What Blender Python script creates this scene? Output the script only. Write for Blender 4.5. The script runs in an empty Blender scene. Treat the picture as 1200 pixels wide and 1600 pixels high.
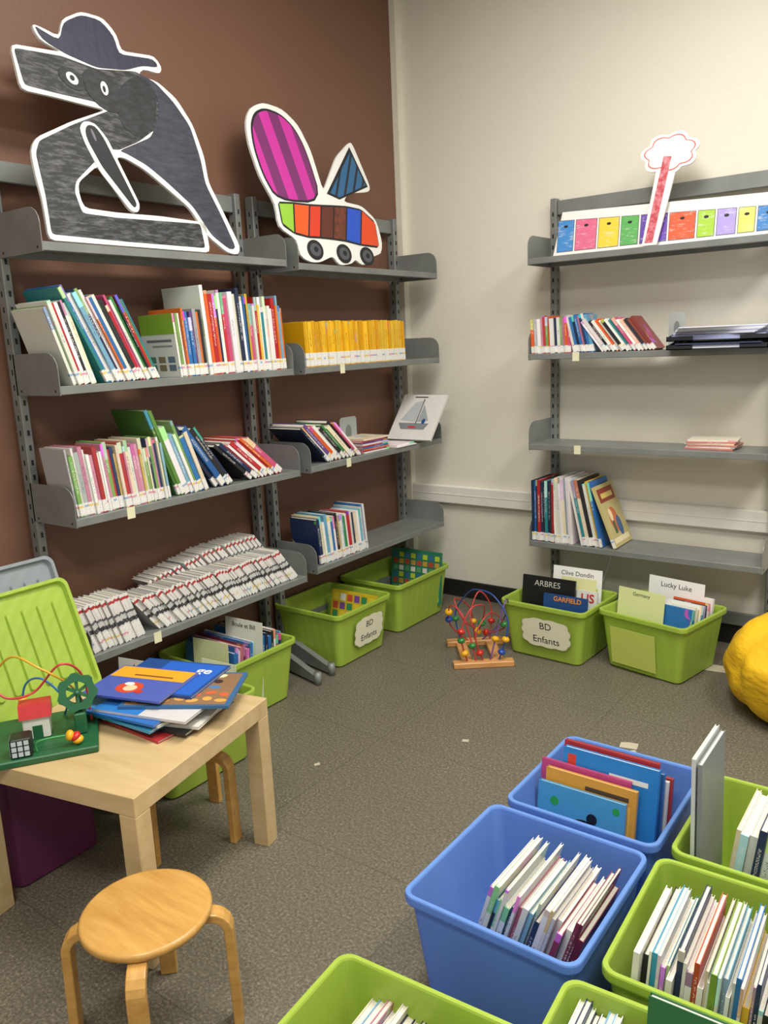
import bpy, math, random
from mathutils import Matrix, Vector
random.seed(7)
SC=bpy.context.scene
COL=bpy.context.collection
R=math.radians
def T(x,y,z): return Matrix.Translation((x,y,z))
def RZ(a): return Matrix.Rotation(R(a),4,'Z')
def RY(a): return Matrix.Rotation(R(a),4,'Y')
def RX(a): return Matrix.Rotation(R(a),4,'X')
def lin(h):
    if not isinstance(h,str): return tuple(h)
    h=h.lstrip('#'); o=[]
    for i in (0,2,4):
        c=int(h[i:i+2],16)/255; o.append(c/12.92 if c<=.04045 else ((c+.055)/1.055)**2.4)
    return tuple(o)
# ------------------------------------------------------------------ materials
def newmat(name):
    m=bpy.data.materials.new(name); m.use_nodes=True
    return m,m.node_tree,m.node_tree.nodes['Principled BSDF']
def N(nt,t,**k):
    n=nt.nodes.new(t)
    for a,b in k.items(): setattr(n,a,b)
    return n
def L(nt,a,b): nt.links.new(a,b)
def mathn(nt,op,a,b=None,c=None):
    n=N(nt,'ShaderNodeMath',operation=op)
    for i,v in enumerate((a,b,c)):
        if v is None: continue
        if hasattr(v,'links'): L(nt,v,n.inputs[i])
        else: n.inputs[i].default_value=v
    return n.outputs[0]
def mixc(nt,f,a,b,mode='MIX'):
    n=N(nt,'ShaderNodeMix',data_type='RGBA',blend_type=mode)
    for s,v in ((n.inputs[0],f),(n.inputs[6],a),(n.inputs[7],b)):
        if hasattr(v,'links'): L(nt,v,s)
        elif isinstance(v,(int,float)): s.default_value=v
        else: s.default_value=(*v[:3],1)
    return n.outputs[2]
def noise(nt,scale,detail=2,coord='Object',vec=None,rough=.5):
    n=N(nt,'ShaderNodeTexNoise'); n.inputs['Scale'].default_value=scale; n.inputs['Detail'].default_value=detail; n.inputs['Roughness'].default_value=rough
    if vec is None:
        tc=N(nt,'ShaderNodeTexCoord'); vec=tc.outputs[coord]
    L(nt,vec,n.inputs['Vector']); return n.outputs[0]
def ramp(nt,f,stops,interp='LINEAR'):
    n=N(nt,'ShaderNodeValToRGB'); cr=n.color_ramp; cr.interpolation=interp
    while len(cr.elements)<len(stops): cr.elements.new(.5)
    for e,(p,c) in zip(cr.elements,stops): e.position=p; e.color=(*lin(c),1)
    L(nt,f,n.inputs[0]); return n.outputs[0]
def bump(nt,b,h,strength=.2,dist=.01):
    n=N(nt,'ShaderNodeBump'); n.inputs['Strength'].default_value=strength; n.inputs['Distance'].default_value=dist
    L(nt,h,n.inputs['Height']); L(nt,n.outputs[0],b.inputs['Normal'])
MC={}
def plain(c,rough=.55,metal=0,var=.08,name=None):
    key=(c,rough,metal,var)
    if key in MC: return MC[key]
    m,nt,b=newmat(name or 'paint_'+str(c).strip('#'))
    col=lin(c); nf=noise(nt,18,3)
    L(nt,mixc(nt,nf,tuple(x*(1-var) for x in col),tuple(min(1,x*(1+var)) for x in col)),b.inputs['Base Color'])
    b.inputs['Roughness'].default_value=rough; b.inputs['Metallic'].default_value=metal
    MC[key]=m; return m
def wall_mat(name,c,scale=60,bs=.08):
    m,nt,b=newmat(name); col=lin(c)
    f=noise(nt,1.2,3); L(nt,mixc(nt,f,tuple(x*.95 for x in col),tuple(x*1.04 for x in col)),b.inputs['Base Color'])
    b.inputs['Roughness'].default_value=.55; bump(nt,b,noise(nt,scale,4),bs,.01); return m
M_brown=wall_mat('brown_wall_paint','#745240')
M_cream=wall_mat('cream_wall_paint','#dedacb',30,.12)
M_ceil=wall_mat('ceiling_paint','#e6e2d8')
def floor_mat():
    m,nt,b=newmat('speckled_vinyl_floor'); tc=N(nt,'ShaderNodeTexCoord')
    n1=noise(nt,130,4,vec=tc.outputs['Object'],rough=.75); n2=noise(nt,2.5,3,vec=tc.outputs['Object'])
    v=N(nt,'ShaderNodeTexVoronoi'); v.inputs['Scale'].default_value=150; L(nt,tc.outputs['Object'],v.inputs['Vector'])
    c1=ramp(nt,n1,[(.3,'#474337'),(.47,'#605b4e'),(.56,'#736d5e'),(.72,'#a09884')])
    sp=ramp(nt,v.outputs['Distance'],[(.0,'#8f8a7a'),(.2,'#000000')])
    c2=mixc(nt,.22,c1,sp,'SCREEN')
    c3=mixc(nt,mathn(nt,'MULTIPLY',n2,.25),c2,lin('#4c473a'))
    g=N(nt,'ShaderNodeSeparateXYZ'); L(nt,tc.outputs['Object'],g.inputs[0])
    jx=mathn(nt,'LESS_THAN',mathn(nt,'ABSOLUTE',mathn(nt,'SUBTRACT',mathn(nt,'FRACT',mathn(nt,'MULTIPLY',g.outputs[0],1.6)),.5)),.0035)
    jy=mathn(nt,'LESS_THAN',mathn(nt,'ABSOLUTE',mathn(nt,'SUBTRACT',mathn(nt,'FRACT',mathn(nt,'MULTIPLY',g.outputs[1],1.6)),.5)),.0035)
    c4=mixc(nt,mathn(nt,'MULTIPLY',mathn(nt,'MAXIMUM',jx,jy),.3),c3,lin('#2a261e'))
    L(nt,c4,b.inputs['Base Color']); b.inputs['Roughness'].default_value=.5
    bump(nt,b,n1,.12,.003); return m
M_floor=floor_mat()
def metal_mat():
    m,nt,b=newmat('grey_enamelled_steel'); f=noise(nt,9,3)
    L(nt,ramp(nt,f,[(.3,'#747775'),(.7,'#828582')]),b.inputs['Base Color']); b.inputs['Roughness'].default_value=.42; b.inputs['Metallic'].default_value=.15
    bump(nt,b,noise(nt,300,2),.04,.002); return m
M_metal=metal_mat(); M_slot=plain('#1c1c1c',.7)
def wood(name,c1,c2,sx=3,sy=40,rough=.4):
    m,nt,b=newmat(name); tc=N(nt,'ShaderNodeTexCoord'); mp=N(nt,'ShaderNodeMapping'); mp.inputs['Scale'].default_value=(sx,sy,sy)
    L(nt,tc.outputs['Object'],mp.inputs['Vector'])
    f=noise(nt,1.5,5,vec=mp.outputs[0],rough=.6); L(nt,ramp(nt,f,[(.3,c1),(.7,c2)]),b.inputs['Base Color']); b.inputs['Roughness'].default_value=rough
    bump(nt,b,f,.03,.002); return m
M_birch=wood('birch_veneer','#bda272','#cdb488',3,18)
M_beech=wood('beech_bentwood','#b4853f','#cc9f58',5,30,.32)
M_toywood=wood('toy_wood','#c08448','#d29e60',5,30)
def plastic(name,c,rough=.35,trans=.3):
    m,nt,b=newmat(name); col=lin(c); f=noise(nt,6,3)
    cc=mixc(nt,f,tuple(x*.9 for x in col),tuple(min(1,x*1.08) for x in col)); L(nt,cc,b.inputs['Base Color'])
    b.inputs['Roughness'].default_value=rough
    w=N(nt,'ShaderNodeTexWave'); w.inputs['Scale'].default_value=9; w.inputs['Distortion'].default_value=.3
    tc=N(nt,'ShaderNodeTexCoord'); mp=N(nt,'ShaderNodeMapping'); mp.inputs['Rotation'].default_value=(0,0,R(45)); L(nt,tc.outputs['Object'],mp.inputs['Vector']); L(nt,mp.outputs[0],w.inputs['Vector'])
    bump(nt,b,w.outputs[1],.2,.003)
    t=N(nt,'ShaderNodeBsdfTranslucent'); L(nt,cc,t.inputs['Color']); mx=N(nt,'ShaderNodeMixShader'); mx.inputs[0].default_value=trans
    L(nt,b.outputs[0],mx.inputs[1]); L(nt,t.outputs[0],mx.inputs[2]); L(nt,mx.outputs[0],nt.nodes['Material Output'].inputs[0]); return m
M_green=plastic('green_plastic','#b8d456',.35,.35); M_blue=plastic('blue_plastic','#7aa6ec',.35,.35); M_purple=plastic('purple_plastic','#5a2048',.5,.05)
M_clear=plastic('smoky_clear_plastic','#a9b0b6',.3,.35)
def cover_mat(name,kind):
    m,nt,b=newmat(name); oi=N(nt,'ShaderNodeObjectInfo'); tc=N(nt,'ShaderNodeTexCoord')
    g=N(nt,'ShaderNodeSeparateXYZ'); L(nt,tc.outputs['Generated'],g.inputs[0]); gx,gy,gz=g.outputs
    base=oi.outputs['Color']; rnd=oi.outputs['Random']
    off=mathn(nt,'MULTIPLY',rnd,40)
    r2=mathn(nt,'FRACT',mathn(nt,'MULTIPLY',rnd,37.7)); r3=mathn(nt,'FRACT',mathn(nt,'MULTIPLY',rnd,91.3))
    n4=N(nt,'ShaderNodeTexNoise',noise_dimensions='4D'); n4.inputs['Scale'].default_value=9; n4.inputs['Detail'].default_value=2; L(nt,tc.outputs['Object'],n4.inputs['Vector']); L(nt,off,n4.inputs['W'])
    v=N(nt,'ShaderNodeTexVoronoi',voronoi_dimensions='4D'); v.inputs['Scale'].default_value=13; L(nt,tc.outputs['Object'],v.inputs['Vector']); L(nt,off,v.inputs['W'])
    facem=mathn(nt,'GREATER_THAN',mathn(nt,'ABSOLUTE',mathn(nt,'SUBTRACT',gx,.5)),.47)
    art=mixc(nt,.5,v.outputs['Color'],base,'OVERLAY')
    artm=mathn(nt,'MULTIPLY',facem,mathn(nt,'GREATER_THAN',n4.outputs[0],.6))
    c=mixc(nt,mathn(nt,'MULTIPLY',artm,.45),base,art)
    sp=mathn(nt,'LESS_THAN',gy,.03)
    if kind=='n':
        wn=N(nt,'ShaderNodeTexWhiteNoise',noise_dimensions='1D'); L(nt,off,wn.inputs['W'])
        bandm=mathn(nt,'MULTIPLY',mathn(nt,'GREATER_THAN',gz,mathn(nt,'MULTIPLY_ADD',r3,.3,.68)),mathn(nt,'GREATER_THAN',r2,.55))
        c=mixc(nt,mathn(nt,'MULTIPLY',mathn(nt,'MULTIPLY',bandm,sp),.75),c,wn.outputs['Color'])
    n5=N(nt,'ShaderNodeTexNoise',noise_dimensions='4D'); n5.inputs['Scale'].default_value=330; n5.inputs['Detail'].default_value=1; L(nt,tc.outputs['Object'],n5.inputs['Vector']); L(nt,off,n5.inputs['W'])
    inx=mathn(nt,'LESS_THAN',mathn(nt,'ABSOLUTE',mathn(nt,'SUBTRACT',gx,.5)),.2)
    lo=mathn(nt,'GREATER_THAN',gz,mathn(nt,'MULTIPLY_ADD',r2,.3,.3)); hi=mathn(nt,'LESS_THAN',gz,mathn(nt,'MULTIPLY_ADD',r3,-.3,.92))
    mk=mathn(nt,'MULTIPLY',mathn(nt,'MULTIPLY',sp,inx),mathn(nt,'MULTIPLY',lo,hi))
    mk=mathn(nt,'MULTIPLY',mk,mathn(nt,'GREATER_THAN',n5.outputs[0],.53))
    if kind=='manga':
        band=ramp(nt,gz,[(0,'#e4e2de'),(.34,'#d6d4d0'),(.38,'#3a3a40'),(.47,'#c8c6c4'),(.58,'#55555a'),(.63,'#dedad6'),(.88,'#b03a3c'),(.94,'#e2deda')],'CONSTANT')
        c=mixc(nt,sp,c,band); c=mixc(nt,mathn(nt,'MULTIPLY',mk,.5),c,lin('#98969a'))
    elif kind=='yellow':
        c=mixc(nt,mk,c,lin('#b07a10'))
    else:
        dark=mathn(nt,'GREATER_THAN',r3,.5)
        c=mixc(nt,mathn(nt,'MULTIPLY',mk,.6),c,mixc(nt,dark,lin('#f0eee8'),lin('#3a4058')))
    L(nt,c,b.inputs['Base Color']); b.inputs['Roughness'].default_value=.35; return m
M_cover=cover_mat('printed_book_cover','n'); M_manga=cover_mat('comic_paperback_cover','manga'); M_ycov=cover_mat('yellow_paperback_cover','yellow')
def pl_mat():
    m,nt,b=newmat('plain_book_cover'); oi=N(nt,'ShaderNodeObjectInfo'); f=noise(nt,25,3)
    L(nt,mixc(nt,mathn(nt,'MULTIPLY',f,.15),oi.outputs['Color'],(.02,.02,.02)),b.inputs['Base Color']); b.inputs['Roughness'].default_value=.35; return m
M_pl=pl_mat()
def paper_mat():
    m,nt,b=newmat('page_edges'); f=noise(nt,400,2); L(nt,ramp(nt,f,[(.3,'#cbc4b0'),(.7,'#e2ddd0')]),b.inputs['Base Color']); b.inputs['Roughness'].default_value=.8; return m
M_page=paper_mat()
def stick_mat():
    m,nt,b=newmat('spine_sticker'); f=noise(nt,300,1); c=ramp(nt,f,[(.42,'#e6e5e0'),(.62,'#dedcd6'),(.68,'#8d8d90')])
    oi=N(nt,'ShaderNodeObjectInfo'); tc=N(nt,'ShaderNodeTexCoord'); g=N(nt,'ShaderNodeSeparateXYZ'); L(nt,tc.outputs['Object'],g.inputs[0])
    z=g.outputs[2]; mk=mathn(nt,'MULTIPLY',mathn(nt,'GREATER_THAN',z,.030),mathn(nt,'LESS_THAN',z,.037))
    sc=ramp(nt,oi.outputs['Random'],[(0,'#d8b830'),(.3,'#d07a9a'),(.5,'#6a9ac8'),(.7,'#e0dfda')],'CONSTANT')
    L(nt,mixc(nt,mathn(nt,'MULTIPLY',mk,.8),c,sc),b.inputs['Base Color']); b.inputs['Roughness'].default_value=.4; return m
M_stick=stick_mat(); M_white=plain('#e8e7e2',.5,var=.03); M_ink=plain('#15151a',.6)
def scribble(name,c1,c2,sc=(6,6,60),thr=.5,rot=(0,0,0)):
    m,nt,b=newmat(name); tc=N(nt,'ShaderNodeTexCoord'); mp=N(nt,'ShaderNodeMapping'); mp.inputs['Scale'].default_value=sc; mp.inputs['Rotation'].default_value=rot; L(nt,tc.outputs['Object'],mp.inputs['Vector'])
    f=noise(nt,2,5,vec=mp.outputs[0],rough=.7); L(nt,ramp(nt,f,[(thr-.14,c1),(thr+.16,c2)]),b.inputs['Base Color']); b.inputs['Roughness'].default_value=.6; return m
# ------------------------------------------------------------------ mesh builder
class MB:
    def __init__(s): s.v=[]; s.f=[]; s.m=[]; s.sm=[]
    def add(s,vs,fs,mi=0,M=None,smooth=False):
        o=len(s.v)
        for p in vs:
            p=Vector(p); s.v.append(tuple(M@p) if M else tuple(p))
        for f in fs: s.f.append([i+o for i in f]); s.m.append(mi); s.sm.append(smooth)
    def box(s,a,b,mi=0,M=None):
        x0,y0,z0=a;x1,y1,z1=b
        s.add([(x0,y0,z0),(x1,y0,z0),(x1,y1,z0),(x0,y1,z0),(x0,y0,z1),(x1,y0,z1),(x1,y1,z1),(x0,y1,z1)],
              [(0,3,2,1),(4,5,6,7),(0,1,5,4),(1,2,6,5),(2,3,7,6),(3,0,4,7)],mi,M)
    def bbox(s,a,b,mi=0,M=None,c=.003):
        x0,y0,z0=a;x1,y1,z1=b
        def ring(i,z): return [(x0+i+c,y0+i,z),(x1-i-c,y0+i,z),(x1-i,y0+i+c,z),(x1-i,y1-i-c,z),(x1-i-c,y1-i,z),(x0+i+c,y1-i,z),(x0+i,y1-i-c,z),(x0+i,y0+i+c,z)]
        s.loft([ring(c,z0),ring(0,z0+c),ring(0,z1-c),ring(c,z1)],mi,M)
    def loft(s,rings,mi=0,M=None,cap=(True,True),smooth=False,closed=True):
        n=len(rings[0]); vs=[p for r in rings for p in r]; fs=[]
        for k in range(len(rings)-1):
            for i in range(n if closed else n-1):
                j=(i+1)%n; fs.append((k*n+i,k*n+j,(k+1)*n+j,(k+1)*n+i))
        if cap[0]: fs.append(tuple(reversed(range(n))))
        if cap[1]: fs.append(tuple(range((len(rings)-1)*n,len(rings)*n)))
        s.add(vs,fs,mi,M,smooth)
    def cyl(s,r,z0,z1,mi=0,M=None,seg=20,r2=None,smooth=True):
        r2=r if r2 is None else r2
        rr=lambda q,z:[(q*math.cos(2*math.pi*i/seg),q*math.sin(2*math.pi*i/seg),z) for i in range(seg)]
        s.loft([rr(r,z0),rr(r2,z1)],mi,M,smooth=smooth)
    def lathe(s,prof,mi=0,M=None,seg=32):
        s.loft([[(q*math.cos(2*math.pi*i/seg),q*math.sin(2*math.pi*i/seg),z) for i in range(seg)] for q,z in prof],mi,M,smooth=True)
    def sphere(s,r,M=None,mi=0,seg=12,sz=1):
        pr=[(max(1e-4,r*math.sin(math.pi*k/8)),-r*sz*math.cos(math.pi*k/8)) for k in range(9)]
        s.lathe(pr,mi,M,seg)
    def prism(s,poly,d0,d1,mi=0,M=None):
        a=sum(poly[i][0]*poly[(i+1)%len(poly)][1]-poly[(i+1)%len(poly)][0]*poly[i][1] for i in range(len(poly)))
        if a<0: poly=list(reversed(poly))
        s.loft([[(x,y,d0) for x,y in poly],[(x,y,d1) for x,y in poly]],mi,M)
    def tube(s,pts,r,mi=0,M=None,seg=8,closed=False):
        pts=[Vector(p) for p in pts]; rings=[]; up=None
        for i,p in enumerate(pts):
            a=pts[max(0,i-1)]; b=pts[min(len(pts)-1,i+1)]; t=(b-a).normalized()
            if up is None: up=t.orthogonal().normalized()
            up=(up-t*up.dot(t)).normalized(); w=t.cross(up)
            rings.append([tuple(p+(up*math.cos(2*math.pi*k/seg)+w*math.sin(2*math.pi*k/seg))*r) for k in range(seg)])
        s.loft(rings,mi,M,smooth=True)
    def obj(s,name,mats,parent=None,M=None,label=None,cat=None,group=None,bevel=None):
        me=bpy.data.meshes.new(name); me.from_pydata(s.v,[],s.f)
        for m in (mats if isinstance(mats,(list,tuple)) else [mats]): me.materials.append(m)
        me.polygons.foreach_set('material_index',s.m); me.polygons.foreach_set('use_smooth',s.sm); me.update()
        ob=bpy.data.objects.new(name,me); return reg(ob,parent,M,label,cat,group,bevel)
def reg(ob,parent=None,M=None,label=None,cat=None,group=None,bevel=None):
    COL.objects.link(ob)
    if parent: ob.parent=parent
    if M is not None: ob.matrix_local=M
    if label: ob['label']=label
    if cat: ob['category']=cat
    if group: ob['group']=group
    if bevel:
        md=ob.modifiers.new('b','BEVEL'); md.width=bevel; md.segments=2; md.limit_method='ANGLE'
    return ob
def empty(name,M,label,cat,group=None):
    ob=bpy.data.objects.new(name,None); ob.empty_display_size=.05; return reg(ob,None,M,label,cat,group)
def struct(mb,name,mat):
    o=mb.obj(name,mat); o['kind']='structure'; return o
def smooth_path(pts,n=8):
    P=[Vector(p) for p in pts]; o=[]
    for i in range(len(P)-1):
        a=P[max(0,i-1)];b=P[i];c=P[i+1];d=P[min(len(P)-1,i+2)]
        for k in range(n):
            t=k/n; o.append(.5*((2*b)+(c-a)*t+(2*a-5*b+4*c-d)*t*t+(3*b-a-3*c+d)*t**3))
    o.append(P[-1]); return o
def soft(poly,c=.22,it=2):
    for _ in range(it):
        o=[]; n=len(poly)
        for i in range(n):
            a=poly[i]; b=poly[(i+1)%n]
            o.append((a[0]+(b[0]-a[0])*c,a[1]+(b[1]-a[1])*c)); o.append((b[0]+(a[0]-b[0])*c,b[1]+(a[1]-b[1])*c))
        poly=o
    return poly
def clip_soft(poly,r=.014):
    o=[]; n=len(poly)
    for i in range(n):
        p=Vector(poly[i]); a=Vector(poly[i-1]); b=Vector(poly[(i+1)%n]); da=a-p; db=b-p
        ra=min(r,da.length*.4); rb=min(r,db.length*.4); A=p+da.normalized()*ra; B=p+db.normalized()*rb
        for t in (0,.5,1): q=A*(1-t)**2+p*2*t*(1-t)+B*t*t; o.append((q.x,q.y))
    return o
def frame(o,right,up):
    r=Vector(right).normalized(); u=Vector(up); u=(u-r*u.dot(r)).normalized(); n=r.cross(u)
    m=Matrix(((r.x,u.x,n.x,o[0]),(r.y,u.y,n.y,o[1]),(r.z,u.z,n.z,o[2]),(0,0,0,1))); return m
def text(body,size,M,mat,parent=None,name='lettering',off=0):
    c=bpy.data.curves.new('t','FONT'); c.body=body; c.size=size; c.align_x='CENTER'; c.align_y='CENTER'; c.extrude=.0003; c.resolution_u=3; c.offset=off
    tmp=bpy.data.objects.new('t',c); COL.objects.link(tmp); bpy.context.view_layer.update()
    me=bpy.data.meshes.new_from_object(tmp.evaluated_get(bpy.context.evaluated_depsgraph_get())); bpy.data.objects.remove(tmp); bpy.data.curves.remove(c)
    me.materials.clear(); me.materials.append(mat); ob=bpy.data.objects.new(name,me); return reg(ob,parent,M)
# ------------------------------------------------------------------ room
b=MB(); b.box((-.12,-1.6,-.1),(5.2,3.92,0)); struct(b,'floor',M_floor)
b=MB(); b.box((-.12,-1.6,0),(0,3.79,3.25)); struct(b,'wall_left',M_brown)
b=MB(); b.box((-.12,3.79,0),(5.2,3.91,3.25)); struct(b,'wall_back',M_cream)
b=MB(); b.box((-.12,-1.6,3.25),(5.2,3.91,3.35)); struct(b,'ceiling',M_ceil)
b=MB(); b.box((.012,3.776,0),(5.2,3.79,.095)); struct(b,'baseboard_back',plain('#1b1a1a',.5))
b=MB(); b.box((0,-1.6,0),(.012,3.79,.095)); struct(b,'baseboard_left',plain('#1b1a1a',.5))
b=MB(); b.box((0,3.745,.095),(.035,3.79,3.25)); struct(b,'trim_1',plain('#e2dece',.5))
b=MB(); b.bbox((.035,3.755,.540),(5.2,3.79,.64),c=.006); b.box((.035,3.753,.59),(5.2,3.756,.594)); struct(b,'trim_2',plain('#e6e3d9',.4))
# ------------------------------------------------------------------ shelving
def shelving(M,Ln,zs,label,feet=()):
    root=empty('shelving_unit',M,label,'shelving unit')
    for i,x in enumerate((0,Ln-.03)):
        b=MB(); b.bbox((x,.235,0),(x+.03,.28,2.06),0)
        z=.08
        while z<2.03:
            b.box((x+.011,.2338,z),(x+.019,.236,z+.018),1)
            for sx in (x-.0008,x+.0299): b.box((sx,.254,z),(sx+.0009,.261,z+.018),1)
            z+=.05
        b.obj('post',[M_metal,M_slot],root)
    b=MB(); b.bbox((.03,.25,1.985),(Ln-.03,.268,2.05)); b.obj('rail',M_metal,root)
    b=MB(); b.bbox((.03,.25,.10),(Ln-.03,.268,.16)); b.obj('rail',M_metal,root)
    for (px,fx,fy) in feet:
        b=MB(); d=Vector((fx-px,fy-.24,0)); ln=d.length; Mx=T(px,.24,0)@RZ(math.degrees(math.atan2(d.y,d.x)))
        b.loft([[(0,-.014,.01),(0,.014,.01),(0,.014,.11),(0,-.014,.11)],[(ln,-.014,.012),(ln,.014,.012),(ln,.014,.04),(ln,-.014,.04)]],0,Mx)
        b.cyl(.016,0,.055,0,T(fx,fy,0)); b.obj('foot',M_metal,root)
    for z in zs:
        b=MB(); b.box((.003,0,z-.004),(Ln-.003,.235,z)); b.bbox((.003,-.004,z-.026),(Ln-.003,.004,z+.001),c=.0015); b.box((.003,.229,z-.026),(Ln-.003,.235,z-.004)); b.box((.003,.004,z-.026),(Ln-.003,.014,z-.023))
        b.box((.003,.110,z-.016),(Ln-.003,.115,z-.004))
        sh=b.obj('shelf',M_metal,root)
        poly=[(-.004,-.028),(-.004,.055)]+[(.05-.054*math.cos(R(a)),.055+.05*math.sin(R(a))) for a in (20,45,70,90)]+[(.245,.105),(.245,-.028)]
        for x in (0,Ln-.003):
            b=MB(); b.prism(poly,0,.003,0,Matrix(((0,0,1,x),(1,0,0,0),(0,1,0,z),(0,0,0,1))))
            for q in (.02,.215): b.cyl(.004,-.001,.004,1,T(x,q,z-.014)@RY(90),8)
            b.obj('end_panel',[M_metal,M_slot],sh)
    return root
Z1=[1.776,1.342,.916,.447]; Z2=[1.768,1.342,.918,.462]; Z3=[1.776,1.350,.928,.455]
shelving(T(.30,1.455,0)@RZ(90),1.075,Z1,'grey steel library shelving unit standing against brown wall',[(1.06,.98,-.115)])
shelving(T(.30,2.600,0)@RZ(90),1.055,Z2,'grey steel library shelving unit beside the wall corner',[(.015,-.055,-.10)])
shelving(T(.895,3.50,0),1.055,Z3,'grey steel library shelving unit standing against cream wall')
# ------------------------------------------------------------------ books
CN={}
def P_(s):
    out=[]
    for w in s.split():
        n,h=w.split(':'); out.append('#'+h); CN['#'+h]=n.replace('_',' ')
    return out
MIX=P_('white:e6e4de white:dedad0 red:b8262c navy:22304f blue:2f6fb0 green:3f8a4a orange:d9702a yellow:d8b23a black:26262a light_blue:7fb2cc pink:c9527c cream:e2d6b8 white:f0efea teal:2c7f86 grey:9a9c9e purple:6b4a8c')
PALE=P_('white:e6e4de cream:ddd3bb light_blue:8fbccc pink:c98aa0 white:f0efea grey:b0b2b0 green:7aa05a blue:4b7fb8 red:b23a3c yellow:d9c060 white:e9e9e4 navy:2c3c60')
DARK=P_('navy:1c2a48 blue:2a5f9e black:222226 red:a8242a white:e6e4de green:2f6a42 black:303036 maroon:701c34')
REDD=P_('red:b8262c pink:d0527c white:e6e4de orange:d9602a red:c43038 white:f0efea navy:22304f cream:ddd3bb')
MG=P_('white:e0deda white:d2d0cc grey:b8b8b8'); YE=P_('yellow:eab420 yellow:dca012 yellow:f0c030')
WH=P_('white:ecebe6 white:e2e0d8 white:f0efea light_blue:6aa8c8 blue:2f6fb0 cream:e0d4b4 navy:27365a white:e8e6e0 pink:b46a80')
def book(Mw,t,d,h,col,label,group,mat=None,sticker=.04,art=None,name='book'):
    b=MB(); c=min(.0022,t*.16); o=.003
    b.box((-t/2,0,0),(-t/2+c,d,h),0); b.box((t/2-c,0,0),(t/2,d,h),0); b.box((-t/2+c,0,0),(t/2-c,c,h),0)
    b.box((-t/2+c,c,o),(t/2-c,d-o,h-o),1)
    if sticker:
        b.box((-t/2-.0003,-.0006,.004),(t/2+.0003,0,.004+sticker),2)
        b.box((-t/2-.0004,-.0004,.004),(-t/2,.010,.004+sticker),2); b.box((t/2,-.0004,.004),(t/2+.0004,.010,.004+sticker),2)
    mats=[mat or M_cover,M_page,M_stick]
    if art:
        for side,poly,mc,lv in art:
            mats.append(mc if not isinstance(mc,str) else plain(mc,.4))
            e=.0004*lv
            if side<0: Mf=Matrix(((0,0,-1,-t/2),(1,0,0,0),(0,1,0,0),(0,0,0,1)))
            else: Mf=Matrix(((0,0,1,t/2),(1,0,0,0),(0,1,0,0),(0,0,0,1)))
            b.prism([(p[0]*d,p[1]*h) for p in poly],0,e,len(mats)-1,Mf)
    cat={'book':'book','comic_book':'comic book','comic_album':'comic book','paperback':'book','magazine':'magazine'}[name]
    ob=b.obj(name,mats,None,Mw,label,cat,group); k=random.uniform(.82,1.06)
    ob.color=(*[min(1,v*k*random.uniform(.94,1.06)) for v in lin(col)],1); return ob
def rng(v): return random.uniform(*v) if isinstance(v,tuple) else v
def row(O,rot,p0,p1,n,h,d,lean,pal,group,desc,mat=None,sticker=.04,jit=.006,dz=.0006,cols=None,name='book',gap=.0006,arts=None):
    ts=[random.uniform(.6,1.5) for _ in range(n)]; s=sum(ts); a=R(lean); W=(p1-p0)
    p=p0; out=[]
    for i in range(n):
        sp=W*ts[i]/s; t=max(.003,(sp-gap)*math.cos(a))
        hh=rng(h(i/max(1,n-1)) if callable(h) else h); dd=rng(d); col=cols[i%len(cols)] if cols else random.choice(pal)
        M=T(*O)@RZ(rot)@T(p+sp/2,random.uniform(-jit,jit),dz+t/2*abs(math.sin(a)))@RY(lean)
        out.append(book(M,t,dd,hh,col,'%s %s %s'%('slim' if t<.014 else 'thick',CN.get(col,'coloured'),desc),group,mat,sticker,(arts or {}).get(i),name)); p+=sp
    return out
sq=lambda a,b,c,d:[(a,b),(c,b),(c,d),(a,d)]
el=lambda cx,cy,rx,ry,n=20,rot=0:[(cx+rx*math.cos(2*math.pi*i/n)*math.cos(rot)-ry*math.sin(2*math.pi*i/n)*math.sin(rot),cy+rx*math.cos(2*math.pi*i/n)*math.sin(rot)+ry*math.sin(2*math.pi*i/n)*math.cos(rot)) for i in range(n)]
G='books on the '
x=.282
O=(x,0,Z1[1])
g=G+'upper shelf of the brown wall'
row(O,90,1.515,1.605,8,(.25,.275),(.17,.2),-17,MIX,g,'picture book leaning on grey shelf',cols=['#e6e4de','#7aa05a','#e6e4de','#b8262c','#f0efea','#26262a','#e6e4de','#e2d6b8'])
row(O,90,1.64,1.865,18,lambda f:(.33,.35) if f<.1 else ((.30,.33) if f<.5 else (.27,.31)),(.18,.21),-25,MIX,g,'picture book leaning on grey shelf',cols=['#2c7f86','#2f6fb0','#e6e4de','#7fb2cc','#22304f','#e6e4de','#d9702a','#2f6fb0','#e6e4de','#26262a','#b8262c','#c9527c','#e6e4de','#3f8a4a','#26262a','#b8262c','#7a8a3a'])
g=G+'upper shelf beside the tall white book'
row(O,90,1.955,1.99,3,.225,.19,-5,['#e6e4de'],g,'picture book standing on grey shelf',cols=['#ecebe6','#7aa05a','#e6e4de'],arts={0:[(-1,sq(.0,.68,1,1),'#8fb43a',1),(-1,sq(.12,.56,.85,.60),'#777777',1),(-1,sq(.12,.48,.7,.51),'#999999',1)]+[(-1,sq(.1+.28*(i%3),.1+.13*(i//3),.3+.28*(i%3),.20+.13*(i//3)),['#6a7a8c','#8c7a5a','#5a8c6a'][i%3],1) for i in range(6)]})
row(O,90,1.99,2.09,8,(.21,.25),.18,-4,MIX,g,'children book standing on grey shelf')
row(O,90,2.095,2.30,12,lambda f:(.325,.33) if f<.05 else (.28,.32),.21,-4,REDD+WH[:3],g,'tall picture book standing on grey shelf',cols=['#f0efea','#d9602a','#b8262c','#d9602a','#22304f','#e6e4de','#c43038','#d0527c','#f0efea','#ddd3bb','#22304f'])
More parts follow.
